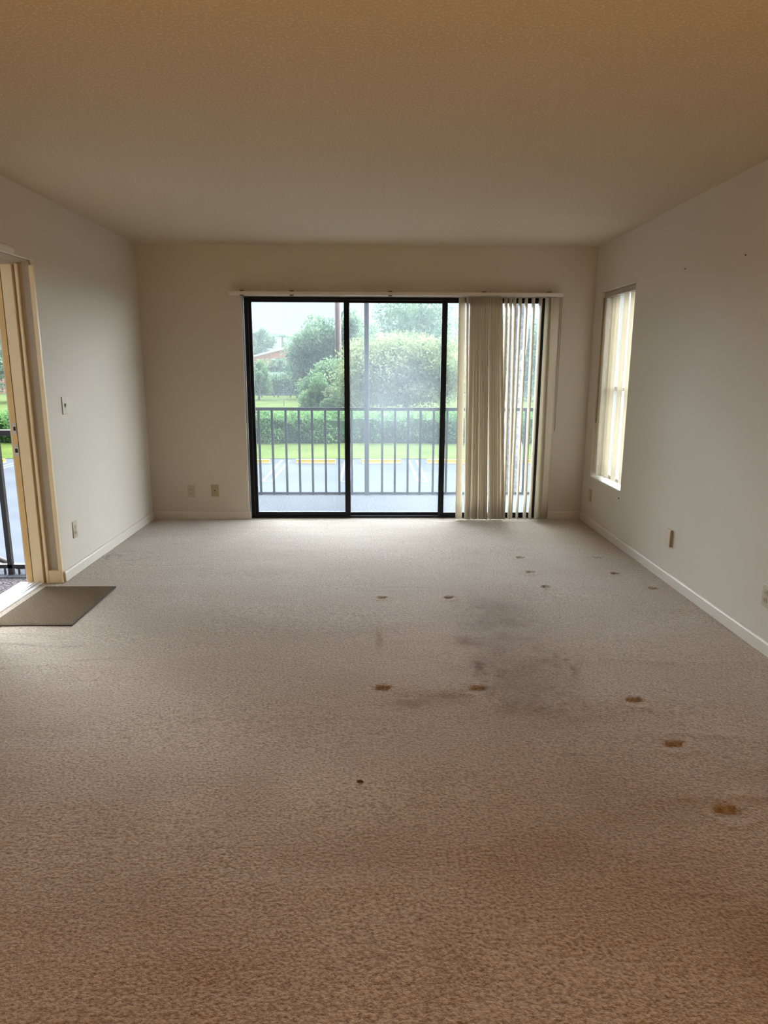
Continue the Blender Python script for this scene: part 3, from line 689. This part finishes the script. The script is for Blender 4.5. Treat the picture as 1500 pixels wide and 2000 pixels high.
for k in (-6, -2, -1, 0, 1, 2):
    xc = .478 + k * PITCH
    if first is None:
        st = empty('wheel_stop', (xc, 29.9, G)); first = st
        prism('stop_block', [(-.10, .075), (-.075, .175), (.075, .175), (.10, .075)], 'x', -.86, .86, M['yellow'], st)
        prism('stop_base', [(-.135, 0), (-.105, .075), (.105, .075), (.135, 0)], 'x', -.86, .86, M['peach'], st)
        for x in (-.55, .55): tube('pin', [(x, 0, .10), (x, 0, .182)], .012, M['steel'], st, 8)
    else:
        st = copy_tree(first); st.location = (xc, 29.9, G)
    if k in (-2, -1, 0, 1, 2):
        lab = {-2: 'yellow wheel stop cut off by the left edge of the sliding door', -1: 'yellow wheel stop behind the balcony balusters in the left glass panel', 0: 'yellow wheel stop in the middle glass panel, right of the grey post',
               1: 'yellow wheel stop half hidden by the left-most blind vane', 2: 'yellow wheel stop behind the separate vanes at the right'}[k]
        tag(st, lab, 'wheel stop', 'yellow wheel stops along the parking lot')
    else:
        tag(st, 'yellow wheel stop showing through the entry doorway', 'wheel stop', 'yellow wheel stops along the parking lot')

# ------------------------------------------------------------------ plants
def leaves_mesh(name, blobs, n, size, shell=.75):
    """n leaf quads spread over ellipsoids (cx,cy,cz,rx,ry,rz)"""
    B = np.array(blobs, float); vol = (B[:, 3] * B[:, 4] + B[:, 4] * B[:, 5] + B[:, 3] * B[:, 5]); pick = RNG.choice(len(B), n, p=vol / vol.sum())
    d = RNG.normal(size=(n, 3)); d /= np.linalg.norm(d, axis=1, keepdims=True)
    r = (shell + (1.30 - shell) * RNG.random((n, 1)) ** .8)
    c = B[pick, :3] + d * r * B[pick, 3:6]
    a = RNG.normal(size=(n, 3)); a /= np.linalg.norm(a, axis=1, keepdims=True)
    b = np.cross(a, RNG.normal(size=(n, 3))); b /= np.linalg.norm(b, axis=1, keepdims=True)
    s = size * (.6 + .8 * RNG.random((n, 1)))
    V = np.stack([c - a * s, c + b * s * .45, c + a * s, c - b * s * .45], 1).reshape(-1, 3).astype(np.float32)
    me = bpy.data.meshes.new(name); me.vertices.add(4 * n); me.vertices.foreach_set('co', V.ravel())
    me.loops.add(4 * n); me.loops.foreach_set('vertex_index', np.arange(4 * n, dtype=np.int32))
    me.polygons.add(n); me.polygons.foreach_set('loop_start', np.arange(n, dtype=np.int32) * 4); me.polygons.foreach_set('loop_total', np.full(n, 4, np.int32))
    me.update(calc_edges=True); return me


def clump(cx, cy, cz, rx, ry, rz, k, seed, tilt=0.0):
    rg = np.random.default_rng(seed); out = []
    for _ in range(k):
        u = rg.normal(size=3); u /= np.linalg.norm(u); u *= rg.random() ** .45
        q = .17 + .30 * rg.random() ** 1.5
        out.append((cx + u[0] * rx * .9, cy + u[1] * ry * .9, cz + u[2] * rz * .9 + tilt * u[0] * rx, rx * q, ry * q, rz * q))
    return out


def tree(name, label, cat, x, y, zc, rx, ry, rz, mat, n, size, seed, k=22, group=None, trunk=True, tilt=0.0):
    t = tag(empty(name, (x, y, G)), label, cat, group)
    bl = clump(0, 0, zc - G, rx, ry, rz, k, seed, tilt)
    f = link('foliage', leaves_mesh('foliage', bl, n, size, .45), mat, t); f['kind'] = 'stuff'
    if trunk:
        bm = bmesh.new(); add_tube(bm, [(0, 0, -.1), (.1, 0, (zc - G) * .4), (0, .1, (zc - G) * .75)], [.05 * rx + .08, .04 * rx + .06, .03 * rx + .03], 8)
        for j in range(5):
            b0 = bl[(j * 3) % len(bl)]; add_tube(bm, [(0, 0, (zc - G) * .55), (b0[0] * .5, b0[1] * .5, ((zc - G) * .6 + b0[2]) / 2), (b0[0], b0[1], b0[2])], [.03 * rx + .03, .02 * rx + .02, .02], 6)
        link('trunk', mesh_from(bm, 'trunk'), M['bark'], t)
    return t


def hedge(name, label, x0, x1, y0, y1, h, mat, n, size, seed):
    t = tag(empty(name, ((x0 + x1) / 2, (y0 + y1) / 2, G)), label, 'hedge')
    L = (x1 - x0) / 2; T = (y1 - y0) / 2; rg = np.random.default_rng(seed)
    bl = [(-L + 2 * L * (i + .5) / 60 + rg.normal() * .1, rg.normal() * T * .25, h * (.25 + .5 * j), L / 34, T * .8, h * (.30 + .05 * rg.random())) for i in range(60) for j in (0, 1)]
    f = link('foliage', leaves_mesh('foliage', bl, n, size, .8), mat, t); f['kind'] = 'stuff'
    bm = bmesh.new(); nseg = 60
    prof = lambda i: h * (.86 + .05 * math.sin(i * 1.7 + seed))
    for i in range(nseg):
        xa = -L + 2 * L * i / nseg; add_box(bm, xa, xa + 2 * L / nseg + .02, -T * .5, T * .5, 0, prof(i) * .93)
    c = link('inner_branches', mesh_from(bm, 'inner_branches'), M['core'], t); c['kind'] = 'stuff'
    return t


hedge('hedge', 'green clipped hedge along the grass strip behind the wheel stops', -34, 12, 37.4, 39.2, 1.58, M['hedge'], 120000, .07, 3)
hedge('hedge', 'long dull green hedge at the far end of the lawn', -36, 26, 96, 98.5, 2.75, M['dull_leaf'], 32000, .2, 5)
hedge('hedge', 'upper hedge in front of the salmon house', -15.0, 2, 102, 104, 4.4, M['dull_leaf'], 13000, .22, 8)
tree('tree', 'round tree standing left of the salmon house roof', 'tree', -19.6, 124, 5.2, 2.8, 2.8, 3.4, M['far_leaf'], 5200, .22, 21, 14)
tree('tree', 'tall tree rising just left of the utility pole', 'tree', -7.0, 86, 2.4, 3.6, 3.4, 4.9, M['far_leaf'], 15000, .21, 22, 26)
tree('tree', 'tall tree filling the view right of the utility pole', 'tree', -.6, 84, 3.0, 3.6, 3.2, 5.4, M['far_leaf'], 14000, .21, 23, 22)
tree('tree', 'big blue-green tree behind the pale flowering tree', 'tree', 7.0, 100, 3.2, 7.6, 5, 8.2, M['far_leaf'], 34000, .22, 24, 40)
tree('tree', 'far tree seen between the separate blind vanes', 'tree', 17.6, 86, 2.0, 4.6, 4, 5.2, M['far_leaf'], 14000, .22, 25, 26)
tree('flowering_tree', 'broad tree with pale yellow blossom in the middle glass panel', 'tree', 2.5, 50, 1.0, 5.0, 3.4, 2.7, M['flower_leaf'], 46000, .11, 26, 60, tilt=.16)
tree('tree', 'low spreading tree under the utility pole', 'tree', -2.6, 56, -.4, 3.0, 2.4, 2.3, M['dull_leaf'], 14000, .13, 27, 24)
tree('shrub', 'light green upright shrub left of the panel stile', 'shrub', -3.75, 52.5, -1.15, 1.25, 1.1, 1.75, M['shrub_leaf'], 11000, .085, 28, 18)
tree('shrub', 'round bright shrub at the foot of the utility pole', 'shrub', -2.9, 49.0, -1.85, .95, .9, 1.0, M['shrub_leaf'], 8000, .075, 29, 14)
tree('shrub', 'leafy shrub at the left edge of the sliding door', 'shrub', -13.4, 84, -.4, 1.6, 1.4, 2.3, M['shrub_leaf'], 5200, .14, 30, 14)
tree('tree', 'far garden tree seen through the entry doorway', 'tree', -38, 78, 1.6, 4.5, 4, 4.0, M['far_leaf'], 8000, .2, 31, 20)


def fronds(bm, top, n, length, seed):
    rg = random.Random(seed)
    for k in range(n):
        a = 2 * math.pi * k / n + rg.uniform(-.2, .2); dr = rg.uniform(.3, 1.0); prev = None
        for s in range(9):
            t = s / 8; rad = length * t; z = length * (.55 * t - dr * t * t) ; p = Vector((math.cos(a) * rad, math.sin(a) * rad, z)) + top
            if prev is not None:
                side = Vector((-math.sin(a), math.cos(a), 0)); wdt = length * .22 * math.sin(math.pi * min(1, t * .9 + .1))
                for sg in (-1, 1):
                    q = p + side * sg * wdt + Vector((0, 0, -wdt * .6))
                    bm.faces.new([bm.verts.new(prev), bm.verts.new(p), bm.verts.new(q)])
            prev = p


def palm(name, label, x, y, base, h, r, length, seed, bark):
    t = tag(empty(name, (x, y, base)), label, 'palm tree')
    bm = bmesh.new(); k = 26; rr = []
    pts = [(0.04 * math.sin(i * .5), 0, h * i / k) for i in range(k + 1)]; rr = [r * (1.08 - .12 * i / k) * (1 + (.05 if i % 2 else -.03)) for i in range(k + 1)]
    add_tube(bm, pts, rr, 14); link('trunk', mesh_from(bm, 'trunk'), bark, t)
    bm = bmesh.new(); fronds(bm, Vector((0, 0, h)), 15, length, seed); f = link('crown', mesh_from(bm, 'crown'), M['far_leaf'], t); f['kind'] = 'stuff'
    return t


palm('palm_tree', 'thick grey palm trunk behind the separate blind vanes', 2.93, 14.0, G, 9.5, .165, 2.0, 4, M['palm'])
palm('palm_tree', 'small far palm showing above the salmon house roof', -16.3, 132, G, 9.2, .18, 3.0, 5, M['bark'])
palm('palm_tree', 'second far palm right of the salmon house gable', -10.0, 122, G, 8.2, .18, 2.8, 6, M['bark'])

# utility pole
up = tag(empty('utility_pole', (-2.75, 60.5, G)), 'tall brown utility pole standing among the trees', 'pole')
tube('shaft', [(0, 0, 0), (0, 0, 5), (0, 0, 11.5)], [.29, .27, .24], M['pole'], up, 12)
box('cross_arm', (-1.2, 1.2, -.3, -.16, 10.6, 10.8), M['pole'], up)

# salmon house
hs = tag(empty('house', (-13.5, 108, G)), 'salmon stucco house with white sloping roof edge beyond the lawn', 'house')
prism('wall', [(-4.6, 0), (9, 0), (9, 4.2), (1.6, 6.75), (-4.6, 5.2)], 'y', 0, 9, M['stucco'], hs)
prism('roof', [(-5.2, 5.05), (1.6, 6.75), (9.5, 4.2), (9.5, 4.45), (1.6, 7.05), (-5.2, 5.32)], 'y', -.5, 9.5, M['roof'], hs)
f = box('awning', (-.9, 6, -1.0, 0, 4.65, 5.15), M['awning'], hs); box('awning_edge', (-.9, 6, -1.1, -.95, 4.45, 4.68), M['roof'], hs)
wn = box('window', (.2, 3.0, -.06, .05, 1.6, 4.2), M['roof'], hs); box('pane', (.3, 2.9, -.09, -.05, 1.7, 4.1), M['glassdark'], wn)
for x in (-.85, 5.9): box('porch_post', (x - .08, x + .08, -1.05, -.9, 0, 4.6), M['roof'], hs)
# house far left, seen through the entry doorway
h2 = tag(empty('house', (-52, 100, G)), 'pale pink house far off in the entry doorway', 'house')
prism('wall', [(-6, 0), (14, 0), (14, 4.6), (4, 6.4), (-6, 4.6)], 'y', 0, 8, M['stucco'], h2)
prism('roof', [(-6.6, 4.4), (4, 6.4), (14.6, 4.4), (14.6, 4.7), (4, 6.75), (-6.6, 4.7)], 'y', -.5, 8.5, M['roof'], h2)

# wire fence across the lawn
wf = tag(empty('wire_fence', (-4, 72, G)), 'thin dark wire fence across the far lawn', 'fence')
for i in range(14): tube('post', [(-22 + 3.42 * i - .02, 0, 0), (-22 + 3.42 * i - .02, 0, 1.15)], .035, M['furn'], wf, 6)
tube('top_rail', [(-26, 0, 1.12), (24, 0, 1.12)], .022, M['furn'], wf, 6)
for z in (.2, .65): tube('wire', [(-26, 0, z), (24, 0, z)], .006, M['furn'], wf, 4)


def bench(x, y, label):
    t = tag(empty('garden_bench', (x, y, G)), label, 'bench')
    for z, yy in ((.45, 0), (.45, .17), (.45, .34)): box('slat', (-.85, .85, yy - .06, yy + .06, z, z + .05), M['furn'], t)
    for z in (.65, .85): box('slat', (-.85, .85, .42, .46, z, z + .12), M['furn'], t)
    for sx in (-.8, .8): box('leg', [(sx - .04, sx + .04, -.05, 0.03, 0, .45), (sx - .04, sx + .04, .4, .47, 0, 1.0)], M['furn'], t)


bench(-13.2, 90, 'dark garden bench farther left on the far lawn')
bench(-11.1, 90, 'dark garden bench next to the round urn on the far lawn')
ur = tag(empty('garden_urn', (-9.4, 90, G)), 'round dark garden urn right of the two benches', 'urn')
tube('bowl', [(0, 0, .25), (0, 0, .45), (0, 0, .75), (0, 0, .95), (0, 0, 1.0)], [.15, .42, .52, .40, .44], M['furn'], ur, 16)
tube('foot', [(0, 0, 0), (0, 0, .08), (0, 0, .27)], [.30, .22, .15], M['furn'], ur, 12)
wr = tag(empty('picket_fence', (-14.0, 100, G)), 'white picket fence showing just over the far hedge', 'fence')
for z in (1.0, 2.75): box('cross_rail', (-1.4, 1.4, -.03, .03, z, z + .22), M['white_wood'], wr)
for i in range(12): box('picket', (-1.37 + i * .24, -1.27 + i * .24, -.06, -.03, 0, 3.15), M['white_wood'], wr)
# drifting rain haze over the lawn
hz_, hnt, hout = new_mat('rain_haze_air')
hv = N(hnt, 'ShaderNodeVolumeScatter', Density=0.0008, Anisotropy=0.2); hv.inputs[0].default_value = (0.92, 0.97, 1.0, 1); hnt.links.new(hv.outputs[0], hout.inputs['Volume'])
tag(box('rain_haze', (-90, 70, 42, 140, G + .05, 26), hz_), 'pale rain haze hanging over the far lawn and trees', 'haze', None, 'stuff')
print('objects', len(bpy.data.objects))
